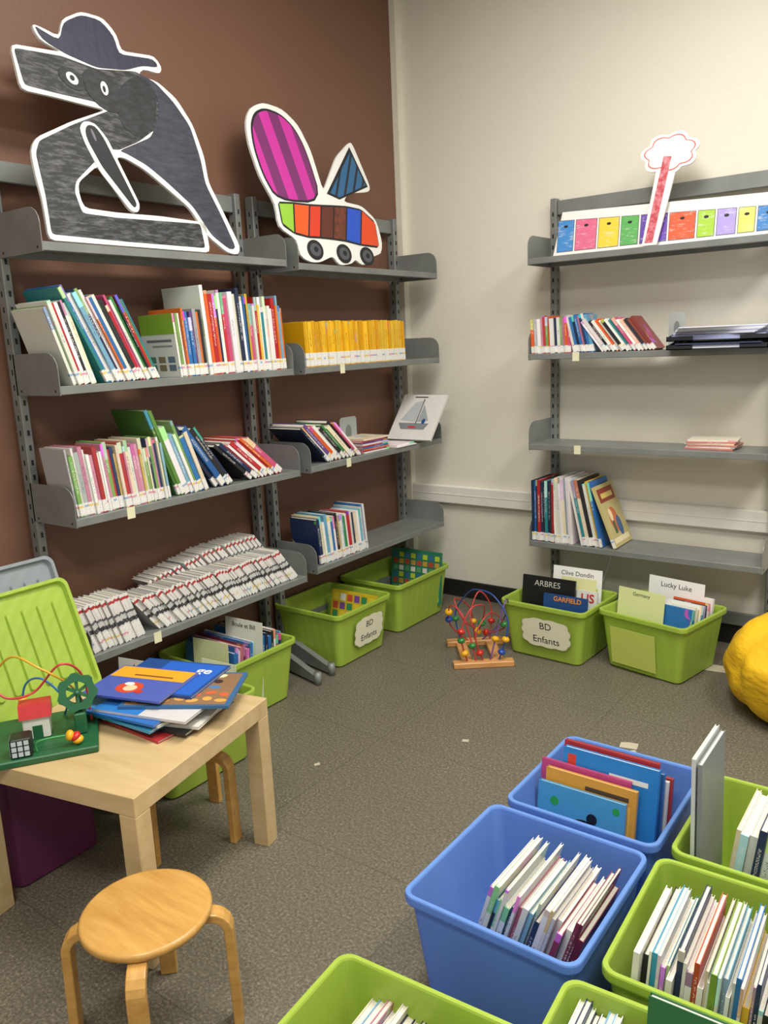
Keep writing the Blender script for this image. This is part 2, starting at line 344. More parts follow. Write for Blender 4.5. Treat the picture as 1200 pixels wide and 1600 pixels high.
row(O,90,2.30,2.515,17,(.24,.30),.19,-3,MIX,g,'children book standing on grey shelf')
O=(x,0,Z1[2]); g=G+'third shelf of the brown wall'
row(O,90,1.48,1.86,34,(.19,.235),(.14,.17),-6,PALE,g,'paperback standing on grey shelf',name='paperback')
row(O,90,1.895,2.035,8,lambda f:(.33,.34) if f<.25 else (.22,.29),.19,-20,PALE,g,'picture book leaning on grey shelf',cols=['#3f6a2c','#5d8a3a','#e6e4de','#7fb2cc','#e6e4de','#7aa05a','#2f6fb0','#e2d6b8'])
CN['#3f6a2c']='green'; CN['#5d8a3a']='green'; CN['#7a8a3a']='olive green'
row(O,90,2.075,2.17,4,(.28,.31),.20,-36,DARK,g,'picture book leaning on grey shelf',cols=['#1c2a48','#2a5f9e','#26262a','#22304f'])
row(O,90,2.255,2.46,9,(.23,.26),.19,-50,REDD+DARK[:3],g,'hardcover book leaning steeply on grey shelf',cols=['#26262a','#22304f','#b8262c','#e6e4de','#c43038','#e6e4de','#b8262c','#d9602a','#c9527c'])
O=(x,0,Z1[3]); g='comic paperbacks on the bottom shelf'
kw=dict(mat=M_manga,name='comic_book')
row(O,90,1.475,1.69,17,.18,.115,-19,MG,g,'comic paperback leaning on grey shelf',sticker=.05,**kw)
row(O,90,1.75,2.12,29,(.172,.182),.115,-38,MG,g,'comic paperback leaning on grey shelf',sticker=.05,**kw)
row(O,90,2.13,2.50,29,(.172,.182),.115,-38,MG,g,'comic paperback leaning on grey shelf',sticker=.05,**kw)
for i in range(24):
    yy=1.93+.0235*i; a=-39+random.uniform(-2,2)
    book(T(.164+random.uniform(-.003,.003),yy,Z1[3]+.012+min(.05,.004*i))@RZ(90)@RY(a),.013,.105,.18,'#e4e2de','slim white comic paperback leaning behind other paperbacks',g,M_manga,.05,None,'comic_book')
row((x,0,Z2[1]),90,2.635,3.375,36,(.188,.195),.13,-2,YE,'yellow paperbacks in a row','paperback with white spine sticker on grey shelf',M_ycov,.055,.005,name='paperback',gap=.0022)
g=G+'third shelf of the corner bay'
row((x,0,Z2[2]),90,2.74,2.985,11,(.22,.26),.19,-47,REDD+DARK,g,'picture book leaning on grey shelf',cols=['#1c2a48','#e6e4de','#6b4a8c','#d9602a','#e6e4de','#26262a','#3f8a4a','#e2d6b8','#26262a','#c9527c','#e6e4de'])
zz=Z2[2]+.001
for i,c in enumerate(['#e6e4de','#c9527c','#d9602a','#2f6fb0','#b8262c','#e6e4de','#6b4a8c','#c9527c','#e2d6b8']):
    t=random.uniform(.006,.010); book(T(.275+random.uniform(-.01,.01),3.01+random.uniform(-.006,.006),zz+t/2)@RZ(90)@RY(90),t,.17,.20,c,'%s magazine lying in a small pile on grey shelf'%CN.get(c,'coloured'),'magazines lying on the corner shelf',None,0,None,'magazine'); zz+=t+.0004
zz=Z2[2]+.001
for i in range(2):
    book(T(.31-.01*i,3.235+.015*i,zz+.003)@RZ(90+4*i)@RY(90),.005,.22,.17,'#f0efea','thin white booklet lying flat on grey shelf','white booklets lying on the corner shelf',None,0,None,'magazine'); zz+=.0055
Mb=T(.385,3.425,Z2[2]+.016)@RZ(90)@RY(40)
book(Mb,.012,.27,.28,'#f0efea','white picture book with grey boat drawing propped against shelf end',None,M_pl,0,art=[(-1,[(.25,.22),(.78,.22),(.88,.36),(.18,.36)],'#7d8487',1),(-1,[(.50,.38),(.86,.42),(.66,.82),(.5,.86)],'#b4babb',1),(-1,[(.46,.38),(.22,.42),(.44,.78)],'#9aa1a4',1),(-1,sq(.47,.34,.49,.9),'#4a4c50',2),(-1,sq(.45,.25,.62,.29),'#c03a3c',2),(-1,el(.32,.40,.04,.06),'#2a4f86',3),(-1,sq(.42,.93,.72,.955),'#333333',1)])
def bookend(M,label,w=.075,h=.13):
    b=MB(); pl=[(0,0),(w,0),(w,h-.012),(w-.012,h),(.012,h),(0,h-.012)]
    b.prism(pl,0,.0015,0,RX(90)); b.box((0,-.06,0),(w,0,.0015)); b.prism(el(w/2,h*.55,w*.18,h*.22),.0001,.0022,1,RX(90))
    b.obj('bookend',[plain('#a9aeac',.4,.3),plain('#7b807e',.4,.3)],None,M,label,'bookend')
bookend(T(.12,3.03,Z2[2]+.0006)@RZ(90),'grey metal bookend standing behind magazines',.13,.165)
row((x,0,Z2[3]),90,2.655,3.0,22,(.19,.225),.16,-6,WH+DARK[:4],G+'bottom shelf of the corner bay','paperback standing on grey shelf',name='paperback',cols=['#27365a','#e0d4b4','#ecebe6','#6aa8c8','#e2e0d8','#2f6fb0','#ecebe6','#26262a','#c9a040','#ecebe6','#7fb2cc','#3f8a4a','#ecebe6','#b8262c','#e2e0d8'])
CN['#c9a040']='ochre'
y=3.512
g=G+'upper shelf of the cream wall'
row((0,y,Z3[1]),0,.905,1.10,14,(.155,.17),.12,-3,REDD+PALE,g,'small paperback standing on grey shelf',sticker=.03,name='paperback')
row((0,y,Z3[1]),0,1.112,1.21,8,(.16,.175),.12,-14,WH+MIX[:5],g,'small paperback leaning on grey shelf',sticker=.03,name='paperback')
row((0,y,Z3[1]),0,1.245,1.49,15,(.165,.18),.12,-38,WH+REDD,g,'small paperback leaning on grey shelf',sticker=.03,name='paperback',cols=['#ecebe6','#e2e0d8','#26262a','#ecebe6','#d9602a','#f0efea','#26262a','#ecebe6','#2c7f86','#c9527c','#ecebe6','#d9b0a0','#303036','#8c4a3a','#8a3c34'])
bookend(T(1.495,3.64,Z3[1]+.0006),'grey metal bookend beside leaning paperbacks',.07,.155)
root=empty('letter_tray',T(1.745,3.59,Z3[1]+.001),'black plastic letter tray holding papers on grey shelf','letter tray')
b=MB(); w,dp=.195,.155
for zt in (0,.034):
    b.box((-w,-dp,zt),(w,dp,zt+.004)); b.box((-w,dp-.004,zt),(w,dp,zt+.03))
    for s in (-1,1): b.add([(s*w,-dp,zt),(s*w,dp,zt),(s*w,dp,zt+.034),(s*w,-.04,zt+.034),(s*w,-dp,zt+.016),(s*(w-.004),-dp,zt),(s*(w-.004),dp,zt),(s*(w-.004),dp,zt+.034),(s*(w-.004),-.04,zt+.034),(s*(w-.004),-dp,zt+.016)],[(0,1,2,3,4),(9,8,7,6,5),(0,4,9,5),(4,3,8,9),(3,2,7,8)])
    b.box((-w,-dp,zt),(-.09,-dp+.004,zt+.02)); b.box((.09,-dp,zt),(w,-dp+.004,zt+.02))
b.obj('tray_body',plain('#1d2027',.35),root)
b=MB()
for i in range(7): b.box((-.165,-.13,0),(.165,.13,.0035),i%3//2,T(.0,-.006*i,.060+i*.0045)@RZ(-9+3.5*i))
b.box((-.18,-.135,.039),(.18,.135,.058),1)
b.obj('paper_stack',[plain('#dcdde8',.6),plain('#9ea6cc',.6)],root)
b=MB(); b.box((-.17,-.15,.005),(.17,.13,.016)); b.box((-.16,-.155,.016),(.17,.12,.026),1); b.obj('paper_stack',[plain('#c8cad6',.6),plain('#2b3350',.5)],root)
zz=Z3[2]+.001
for i,c in enumerate(['#c9807c','#e6e4de','#c98a80','#e2d6b8','#c9807c','#e6dcd0']):
    CN.setdefault(c,'pale red'); t=.006; book(T(1.60+.006*(i%3),3.56+.004*(i%2),zz+t/2)@RZ(-3+2*i)@RY(90),t,.14,.20,c,'thin %s booklet lying in a small pile'%CN[c],'booklets lying on the middle shelf',None,0,None,'magazine'); zz+=t+.0004
g='comic albums on the bottom shelf'
row((0,y,Z3[3]),0,.905,1.02,10,(.29,.30),.215,-1,DARK,g,'comic album standing on grey shelf',cols=['#1c2a48','#2a5f9e','#1c2a48','#a8242a','#22304f','#26262a','#2c7f86','#1c2a48','#303036','#a8242a'],name='comic_album')
row((0,y,Z3[3]),0,1.024,1.115,8,(.30,.32),.22,-4,WH,g,'comic album standing on grey shelf',name='comic_album',cols=['#ecebe6','#e2e0d8','#d8d6cf','#ecebe6','#e0d4b4','#8a9aa4','#ecebe6','#e8e6e0'])
row((0,y,Z3[3]),0,1.155,1.26,7,(.30,.32),.22,-13,MIX,g,'comic album leaning on grey shelf',cols=['#e6e4de','#2c7f86','#e2d6b8','#26262a','#e6e4de','#d8b23a','#2f6fb0'],name='comic_album')
book(T(0,y,Z3[3]+.0035)@T(1.318,0,0)@RY(-22),.012,.22,.30,'#d8bf86','beige illustrated comic album leaning on other albums',g,M_pl,.04,name='comic_album',
  art=[(1,sq(.08,.72,.9,.94),'#8c3a2c',1),(1,el(.45,.42,.22,.2),'#c46a3a',1),(1,el(.62,.3,.12,.16),'#3c5a86',2),(1,sq(.1,.06,.9,.14),'#e6d9b0',1),(1,el(.35,.5,.08,.1),'#ecd6b0',2),(1,sq(.3,.2,.42,.4),'#4a5a3c',2),(1,sq(.2,.78,.8,.86),'#d8c06a',2)])
def note(M):
    b=MB(); b.box((-.016,0,-.028),(.016,.0008,.012)); b.obj('paper_note',plain('#dcd8b4',.6),None,M,'small cream paper note taped to shelf edge','note','paper notes on shelf edges')
for yy,z in ((1.665,Z1[2]),(1.72,Z1[3]),(2.85,Z2[1]),(2.86,Z2[2])): note(T(.3048,yy,z-.008)@RZ(90))
for xx,z in ((1.13,Z3[1]),(1.14,Z3[2])): note(T(xx,3.4953,z-.008))
# ------------------------------------------------------------------ cutouts
def pr(s): return [tuple(int(a)/1000 for a in w.split(',')) for w in s.split()]
def cutout(name,label,cat,O,Mf,layers,thick=.010):
    b=MB(); mats=[M_white]
    for i,(poly,mt,lv) in enumerate(layers):
        if i==0: b.prism(poly,-thick,0,0,Mf)
        else:
            if mt not in mats: mats.append(mt)
            b.prism(poly,.0,.0006*lv,mats.index(mt),Mf)
    return b.obj(name,mats,None,O,label,cat)
def leanframe(x0,k,yb,zb):
    O=T(x0,yb,zb); n=Vector((1,0,k)).normalized()
    M=Matrix(((0,-k,n.x,k*zb-0),(1,0,n.y,-yb),(0,1,n.z,-zb),(0,0,0,1))); return O,M
W0=pr('1507,2357 1686,2375 1609,2394 1591,2436 1623,2435 1685,2421 1706,2479 1785,2524 1870,2527 1914,2485 1918,2435 2060,2452 2086,2422 2074,2395 1997,2395 1972,2369 2053,2365 2128,2322 2183,2243 2211,2135 2210,2044 2262,1933 2313,1819 2298,1786 2243,1791 2160,1844 2093,1940 1994,2006 1922,2051 1850,2078 1812,2077 1836,2018 1872,1928 1859,1900 1829,1903 1777,1980 1735,2039 1680,1998 1649,1975 1642,1944 1649,1896 1768,1893 1953,1898 2157,1894 2154,1786 1793,1786 1502,1786 1508,1910 1502,1975 1502,2050 1528,2091 1665,2162 1810,2225 1750,2225 1625,2228 1512,2227')
hat=pr('1601,2433 1620,2425 1682,2408 1710,2471 1782,2512 1855,2515 1899,2475 1904,2421 2052,2439 2071,2416 2000,2406 1921,2374 1805,2356 1692,2373 1620,2397')
head=pr('1515,2347 1678,2362 1804,2351 1962,2379 2026,2365 2056,2318 2014,2203 1917,2140 1830,2100 1780,2098 1733,2055 1640,1977 1627,1943 1640,1879 1764,1876 2131,1887 2134,1801 1797,1800 1515,1804 1521,1921 1517,2043 1537,2083 1668,2153 1828,2228 1778,2242 1634,2241 1526,2243')
back=pr('1948,2376 2038,2362 2110,2307 2168,2234 2190,2125 2192,2035 2244,1925 2290,1810 2256,1803 2177,1850 2110,1948 2006,2023 1934,2067 1857,2094 1830,2098 1977,2165 2033,2250 2041,2315 1998,2366')
M_scr=scribble('charcoal_scribble','#1f2023','#6e6f74',(8,9,45),.60,(R(28),0,0)); M_hatm=scribble('dark_navy_felt_pen','#25253a','#33334a',(8,30,8)); M_backm=scribble('slate_felt_pen','#2b2c38','#414250',(8,8,30)); M_blk=plain('#17181d',.6)
M_scr2=scribble('dense_charcoal','#1b1c1f','#36373c',(8,12,30),.55,(R(50),0,0))
O,Mf=leanframe(.272,.15,1.9,1.777)
cutout('wolf_cutout','painted cardboard wolf in a hat standing on grey shelf','cutout',O,Mf,[(clip_soft(W0,.02),None,0),(clip_soft(head,.012),M_scr,1),(clip_soft(back,.02),M_backm,2),
 (soft(pr('1900,2330 1980,2375 2040,2330 2010,2215 1930,2150 1860,2180 1850,2260')),M_scr2,3),(clip_soft(hat,.02),M_hatm,4),
 (el(1.815,2.285,.080,.060,24,-.5),M_scr2,4),(el(1.70,2.297,.048,.030,20,-.3),M_scr2,4),
 (el(1.700,2.299,.022,.017,16,-.5),M_white,5),(el(1.818,2.293,.014,.022,16),M_white,5),(el(1.700,2.300,.009,.009,10),M_blk,6),(el(1.816,2.290,.006,.011,10),M_blk,6),
 (clip_soft(pr('1690,2148 1712,2172 1752,2172 1790,2130 1872,1928 1859,1900 1829,1903 1735,2020 1700,2100')),M_white,5),
 (clip_soft(pr('1708,2140 1722,2162 1750,2163 1775,2131 1860,1926 1845,1912 1748,2034 1712,2110')),M_blk,6),
 (el(1.738,2.132,.005,.02,12,.3),plain('#6a6a70'),7)])
T0=pr('2488,2313 2528,2374 2609,2409 2722,2405 2808,2357 2865,2261 2906,2092 3039,2260 3154,2341 3176,2336 3263,2156 3247,2130 3090,2107 3032,2064 3173,2059 3271,2001 3289,1898 3265,1846 3200,1834 3187,1804 3098,1785 3057,1812 3028,1790 2932,1777 2898,1817 2850,1801 2803,1785 2739,1782 2676,1805 2677,1870 2575,1914 2580,2004 2514,2109 2484,2227')
oval=pr('2511,2305 2546,2360 2612,2390 2708,2383 2783,2339 2835,2256 2888,2040 2594,2020 2533,2111 2506,2218')
tops=pr('2595,2018 2689,2025 2791,2028 2869,2033 2958,2040 3051,2046 3159,2043 3254,1994'); bots=pr('2597,1924 2667,1893 2753,1884 2830,1887 2917,1887 3007,1885 3113,1875 3256,1873')
def stripes():
    m,nt,b=newmat('magenta_striped_marker'); tc=N(nt,'ShaderNodeTexCoord'); g=N(nt,'ShaderNodeSeparateXYZ'); L(nt,tc.outputs['Object'],g.inputs[0])
    s=mathn(nt,'MULTIPLY_ADD',g.outputs[2],.30,g.outputs[1]); s=mathn(nt,'FRACT',mathn(nt,'MULTIPLY_ADD',s,8.2,10.25))
    c=ramp(nt,s,[(0,'#c8309e'),(.5,'#6d2a62')],'CONSTANT'); f=noise(nt,40,3)
    L(nt,mixc(nt,mathn(nt,'MULTIPLY',f,.3),c,lin('#8a2478')),b.inputs['Base Color']); b.inputs['Roughness'].default_value=.5; return m
def stripes2():
    m,nt,b=newmat('blue_black_marker'); tc=N(nt,'ShaderNodeTexCoord'); g=N(nt,'ShaderNodeSeparateXYZ'); L(nt,tc.outputs['Object'],g.inputs[0])
    s=mathn(nt,'FRACT',mathn(nt,'MULTIPLY',mathn(nt,'MULTIPLY_ADD',g.outputs[2],-.5,g.outputs[1]),17))
    L(nt,ramp(nt,s,[(0,'#2a608c'),(.72,'#16202e')],'CONSTANT'),b.inputs['Base Color']); return m
O,Mf=leanframe(.252,.15,2.9,1.769)
lay=[(clip_soft(T0,.03),None,0),(soft(oval),M_blk,1),(soft([(2.7+(p[0]-2.7)*.95,2.21+(p[1]-2.21)*.95) for p in oval]),stripes(),2)]
lay.append((soft(tops+list(reversed(bots)),.12,1),M_blk,3))
for i,c in enumerate(['#8fc23c','#e2571e','#d23a20','#5c2a1c','#3d2620','#2450c0','#dc4a1e']):
    a,b2,c2,d2=tops[i],tops[i+1],bots[i+1],bots[i]
    q=[(a[0]+.006,a[1]-.008),(b2[0]-.004,b2[1]-.008),(c2[0]-.004,c2[1]+.008),(d2[0]+.006,d2[1]+.008)]
    lay.append((q,scribble('marker_%d'%i,c,c,(20,20,20)) if i!=4 else scribble('marker_brown','#4a2a20','#7a3a24',(20,20,20)),4))
lay+=[(pr('2926,2086 3147,2318 3243,2153 3011,2070'),M_blk,1),(pr('2950,2092 3146,2296 3226,2157 3014,2080'),stripes2(),2)]
for wx,wz in pr('2782,1832 2978,1827 3148,1825'):
    lay+=[(el(wx,wz+.004,.052,.042,20),M_blk,5),(el(wx,wz+.004,.036,.028,16),plain('#4d4f55'),6),(el(wx+.004,wz+.006,.014,.012,14),M_blk,7)]
cutout('train_cutout','painted cardboard train with magenta stripes standing on grey shelf','cutout',O,Mf,lay)
Mr=Matrix(((1,0,0,0),(0,0,-1,0),(0,1,0,0),(0,0,0,1)))
def rel(poly,ox,oz): return [(p[0]-ox,p[1]-oz) for p in poly]
ox,oz=1.43,1.777
bd=[( .97,1.777),(1.93,1.777),(1.93,1.945),(1.006,1.978)]
lay=[(rel(bd,ox,oz),None,0)]
xs=[.984,1.07,1.178,1.28,1.366,1.488,1.604,1.681,1.763,1.835,1.925]
zt=lambda q:1.942-(q-.99)*.05
for i,c in enumerate(['#3f86c8','#d8688c','#e8c83a','#5aa858','#6a4ab0','#dc5a34','#a0c83c','#a898d8','#d8dc6a','#3a7ec0']):
    a,b2=xs[i]+.004,xs[i+1]-.003
    lay.append((rel([(a,1.800),(b2,1.800),(b2,zt(b2)),(a,zt(a))],ox,oz),plain('#5a5560'),1))
    a+=.0025;b2-=.0025
    lay.append((rel([(a,1.8025),(b2,1.8025),(b2,zt(b2)-.0025),(a,zt(a)-.0025)],ox,oz),scribble('pencil_%d'%i,c,'#ece8e2',(14,14,50),.68,(0,R(20*(i%3-1)),0)),2))
    lay.append((rel(el((a+b2)/2,zt(a)-.03,.010,.006,10),ox,oz),M_blk,3))
cutout('house_row_cutout','long white cardboard with colourful crayoned houses on grey shelf','cutout',T(ox,3.60,oz),RX(-8)@Mr,lay)
def cloudpoly(cx,cz,rx,rz,nb=7,amp=.10,n=70): return [(cx+rx*math.cos(2*math.pi*i/n)*(1-amp+amp*2*abs(math.sin(nb*math.pi*i/n+.5))),cz+rz*math.sin(2*math.pi*i/n)*(1-amp+amp*2*abs(math.sin(nb*math.pi*i/n+.5)))) for i in range(n)]
cl=cloudpoly(1.488,2.152,.112,.078)
k0=min(range(len(cl)),key=lambda i:(cl[i][0]-1.512)**2+(cl[i][1]-2.07)**2); k1=min(range(len(cl)),key=lambda i:(cl[i][0]-1.435)**2+(cl[i][1]-2.08)**2)
board=cl[k0:]+cl[:k1+1]+[(1.392,1.787),(1.455,1.787)] if k1<k0 else cl
lay=[(rel(board,ox,oz),None,0),(rel(cloudpoly(1.488,2.152,.098,.066),ox,oz),plain('#cf6a6a'),1),(rel(cloudpoly(1.488,2.152,.093,.061),ox,oz),M_white,2),(rel(pr('1464,2141 1497,2136 1438,1798 1404,1798'),ox,oz),scribble('pink_crayon','#b8404e','#e0a0a8',(20,20,20),.55),3)]
cutout('tree_cutout','white cardboard tree with pink crayon trunk on grey shelf','cutout',T(ox,3.57,oz),RX(-6)@Mr,lay,.008)
# ------------------------------------------------------------------ bins
def rrect(lx,ly,r,z,n=5):
    o=[]
    for cx,cy,a0 in ((lx/2-r,ly/2-r,0),(-lx/2+r,ly/2-r,90),(-lx/2+r,-ly/2+r,180),(lx/2-r,-ly/2+r,270)):
        for k in range(n+1): a=R(a0+90*k/n); o.append((cx+r*math.cos(a),cy+r*math.sin(a),z))
    return o
def storage_bin(cx,cy,rot,lx,ly,h,mat,label,z0=0,group=None,tp=.035):
    b=MB(); i=.009
    rg=[rrect(lx-2*tp-.02,ly-2*tp-.02,.02,0),rrect(lx-2*tp,ly-2*tp,.03,.008),rrect(lx-2*i-.006,ly-2*i-.006,.028,h-.022),rrect(lx-.003,ly-.003,.032,h-.022),rrect(lx,ly,.032,h-.018),rrect(lx,ly,.032,h-.003),rrect(lx-.003,ly-.003,.030,h),
        rrect(lx-.020,ly-.020,.026,h),rrect(lx-.024,ly-.024,.024,h-.004),rrect(lx-2*tp-.006,ly-2*tp-.006,.026,.008),rrect(lx-2*tp-.026,ly-2*tp-.026,.018,.005)]
    b.loft(rg,0)
    return b.obj('storage_bin',mat,None,T(cx,cy,z0)@RZ(rot),label,'storage bin',group,None)
H=.26
gs='plastic storage bins on the floor'
bA=storage_bin(.225,2.785,0,.40,.41,H,M_green,'green plastic storage bin with cloud label under shelf',group=gs)
bB=storage_bin(.205,3.32,0,.39,.48,H,M_green,'green plastic storage bin in the corner under shelf',group=gs)
bC=storage_bin(.235,2.105,0,.39,.42,H,M_green,'green plastic storage bin holding comics below shelf',group=gs)
bD=storage_bin(.45,1.655,0,.40,.42,H,M_green,'green plastic storage bin of comics beside wooden table',group=gs)
bF=storage_bin(1.13,3.325,-3,.42,.37,H,M_green,'green plastic storage bin with cloud label holding comics',group=gs)
bG=storage_bin(1.585,3.375,-12,.41,.38,H,M_green,'green plastic storage bin holding comics and divider cards',group=gs)
HF=.27
bH=storage_bin(1.915,1.885,0,.395,.41,HF,M_blue,'blue plastic storage bin holding large picture books',group=gs)
bI=storage_bin(1.905,1.445,0,.405,.42,HF,M_blue,'blue plastic storage bin with a row of hardcovers',group=gs)
bJ=storage_bin(2.335,1.89,0,.40,.40,HF,M_green,'green plastic storage bin with plastic folder and albums',group=gs)
bK=storage_bin(2.330,1.47,2,.40,.40,HF,M_green,'green plastic storage bin with tightly packed picture books',group=gs)
bL=storage_bin(2.32,1.03,4,.42,.41,HF,M_green,'green plastic storage bin with dark albums inside',group=gs)
bM=storage_bin(1.92,.85,4,.40,.41,HF,M_green,'green plastic storage bin with few thin books',group=gs)
def cloudlabel(parent,M,w,h,lines,sz):
    pts=[]; n=90
    for k in range(n):
        a=2*math.pi*k/n; rr=1+.08*abs(math.sin(a*5.5+.4))
        ca,sa=math.cos(a),math.sin(a); q=(abs(ca)**4+abs(sa)**4)**(-.25)
        pts.append((w/2*ca*q*rr*.92,h/2*sa*q*rr*.92))
    b=MB(); b.prism(pts,0,.0012,1); b.prism([(p[0]*.97,p[1]*.96) for p in pts],.0012,.0016,0)
    l=b.obj('paper_label',[plain('#e6e3c8',.5,var=.02),plain('#8d9a4a')],parent,M)
    l['label']='cream cloud-shaped paper label'
    for i,t in enumerate(lines): text(t,sz,T(0,(.5-i)*sz*1.45*(len(lines)-1),.0018),M_ink,l)
ta=math.atan2(.028,.22)
cloudlabel(bF,frame((.025,-.185+.0075,.135),(1,0,0),(0,-math.sin(ta),math.cos(ta))),.25,.145,['BD','Enfants'],.046)
cloudlabel(bA,frame((.192,.02,.135),(0,1,0),(math.sin(ta),0,math.cos(ta))),.22,.15,['BD','Enfants'],.042)
b=MB(); b.box((-.105,-.085,0),(.105,.085,.0008)); sh=b.obj('paper_sheet',plain('#c2ce62',.5,var=.04),bG,frame((-.03,-.1805,.115),(1,0,0),(0,-math.sin(ta),math.cos(ta)))); sh['label']='pale yellow-green paper sheet'
def card(M,w,h,col,lines=(),sz=.02,label='white card divider standing between comics'):
    b=MB(); b.box((-w/2,0,0),(w/2,h,.0012)); o=b.obj('divider_card',plain(col,.6,var=.03),None,M,label,'card')
    for i,t in enumerate(lines): text(t,sz,T(0,h-sz*1.0-i*sz*1.3,.0016),plain('#33343a'),o)
    return o
g='comics in the cloud-labelled bin'
row((1.27,0,.008),90,3.33,3.44,9,(.26,.28),.26,8,WH+DARK,g,'comic album standing in green bin',sticker=.03,name='comic_album')
ab=book(T(1.215,3.275,.050)@RZ(90)@RY(8),.012,.26,.295,'#161619','black album with pale title standing in green bin',g,M_pl,0,name='comic_album')
text('ARBRES',.038,frame((-.0065,.135,.262),(0,-1,0),(0,0,1))@T(0,0,.0003),plain('#cfcdc4'),ab,off=-.0004)
gb=book(T(1.29,3.235,.012)@RZ(90)@RY(8),.010,.21,.272,'#27508c','blue comic album with orange title in green bin',g,M_pl,0,name='comic_album')
text('GARFIELD',.030,frame((-.006,.095,.252),(0,-1,0),(0,0,1))@T(0,0,.0003),plain('#e08a2a'),gb,off=.0005)
ub=book(T(1.305,3.31,.012)@RZ(90)@RY(8),.010,.10,.285,'#e6e4de','white album with large red letters in green bin',g,M_pl,0,name='comic_album')
text('US',.055,frame((-.006,.045,.25),(0,-1,0),(0,0,1))@T(0,0,.0003),plain('#b8282c'),ub,off=.001)
card(frame((1.17,3.40,.02),(1,0,0),(0,.12,1)),.24,.35,'#e8e8e4',['Clive Dondin'],.030)
card(frame((1.20,3.345,.02),(1,0,0),(0,.12,1)),.17,.32,'#dcdca0',[],.02,'pale yellow card divider standing in green bin')
g='comics beside the divider cards'
row((1.735,3.31,.008),78,-.05,.12,13,(.27,.30),.15,10,WH+REDD,g,'comic album standing in green bin',sticker=0,name='comic_album')
card(frame((1.50,3.30,.02),(1,-.2,0),(0,.12,1)),.22,.32,'#d6dc9c',['Germany'],.022,'pale yellow card divider standing in green bin')
card(frame((1.515,3.34,.02),(1,-.2,0),(0,.12,1)),.22,.29,'#e4e4de',[],.022,'white card divider standing in green bin')
card(frame((1.60,3.465,.02),(1,-.2,0),(0,.10,1)),.26,.34,'#e8e8e4',['Lucky Luke'],.032)
bk=book(T(.385,2.87,.02)@RZ(90)@RY(12),.014,.27,.24,'#d8b62c','yellow board book with small pictures in green bin',None,M_pl,0,art=[(-1,sq(.04+.16*i,.08+.18*j,.16+.16*i,.22+.18*j),['#7a4a9c','#e8e4da','#3a8a5a','#c8503c','#e8c83a'][(i*3+j)%5],1) for i in range(6) for j in range(5)])
bk=book(T(.385,3.47,.05)@RZ(90)@RY(6),.014,.32,.28,'#2c7a5c','green board book with many small pictures in bin',None,M_pl,0,art=[(-1,sq(.03+.12*i,.05+.13*j,.12+.12*i,.145+.13*j),['#b8c83c','#b04a3c','#d8d4ca','#3a6a90','#c09a40','#5a9a6c'][(i*3+j*2)%6],1) for i in range(8) for j in range(7)])
g='comics in the bins below the shelf'
row((.375,0,.008),90,1.975,2.09,10,(.27,.29),.28,6,DARK+WH,g,'comic album standing in green bin',sticker=0,name='comic_album')
row((.375,0,.008),90,2.15,2.26,8,(.27,.30),.28,3,DARK+WH,g,'comic album standing in green bin',sticker=0,name='comic_album')
card(frame((.29,1.955,.012),(1,.1,0),(0,.05,1)),.18,.32,'#e0e2b4',[],.02,'pale yellow card divider standing in green bin')
card(frame((.31,2.105,.012),(1,.05,0),(0,.08,1)),.20,.36,'#e6e6d8',['Boule et Bill'],.026)
row((.59,0,.008),90,1.56,1.74,15,(.26,.29),.28,8,DARK+MIX,g,'comic album standing in green bin',sticker=0,name='comic_album')
card(frame((.40,1.545,.012),(1,.2,0),(0,.08,1)),.20,.40,'#ecece8',['Astérix'],.026)
card(frame((.52,1.79,.012),(1,.1,0),(0,.05,1)),.16,.34,'#e4ecc8',[],.02,'pale green card divider standing in green bin')
g='picture books in the blue bin'
y0=1.80
for (t,d,h,c,sx,zz,art,nm) in [(.012,.24,.25,'#4a9ccc',1.985,.01,[(-1,el(.5,.62,.15,.08,20,-.3),'#16181e',1),(-1,el(.36,.74,.06,.06),'#16181e',2),(-1,el(.62,.50,.10,.04,16,.5),'#16181e',2),(-1,el(.8,.82,.05,.05),'#2a9a4a',1),(-1,sq(.44,.38,.47,.52),'#c8503c',1),(-1,el(.1,.9,.04,.04),'#2a9a4a',1)],'blue picture book with dark bird on cover'),
    (.013,.25,.28,'#e0a23c',2.005,.01,[(-1,sq(.08,.88,.55,.92),'#4a3a2a',1),(-1,sq(.06,.1,.94,.84),'#e6b052',1)],'yellow-orange picture book'),
    (.010,.25,.29,'#d04c86',1.980,.008,[],'pink picture book'),
    (.016,.26,.33,'#2a86c8',2.045,.008,[(-1,sq(.1,.84,.5,.88),'#e8e8e0',1),(-1,sq(.86,.75,.95,.95),'#c8402c',1)],'bright blue picture book'),
    (.012,.26,.335,'#b8343a',2.035,.008,[(-1,sq(.1,.88,.7,.92),'#e0d8c8',1)],'red picture book'),
    (.014,.25,.30,'#2f6fb0',2.045,.008,[],'dark blue picture book'),
    (.012,.24,.27,'#e6e4de',2.05,.008,[],'white picture book'),(.012,.24,.27,'#b23a3c',2.055,.008,[],'red picture book')]:
    book(T(sx,y0,zz)@RZ(90)@RY(9),t,d,h,c,nm+' standing in blue bin',g,M_pl,0,art=art); y0+=t+.009
g='hardcovers in the front blue bin'
row((0,1.335,.010),0,1.785,2.01,22,(.25,.31),(.19,.22),17,WH,g,'hardcover leaning in blue bin',sticker=0,cols=['#ecebe6','#e2e0d8','#26365a','#ecebe6','#e8e6e0','#f0efea','#2f5a6a','#ecebe6','#b46a80','#ecebe6','#8ab4c8','#f0efea','#27365a','#ecebe6','#e8e6e0','#c8c8c4','#ecebe6','#8c3a50','#ecebe6','#8c3a50','#6a2034','#6a2034'],jit=.014)
g='picture books in the front green bin'
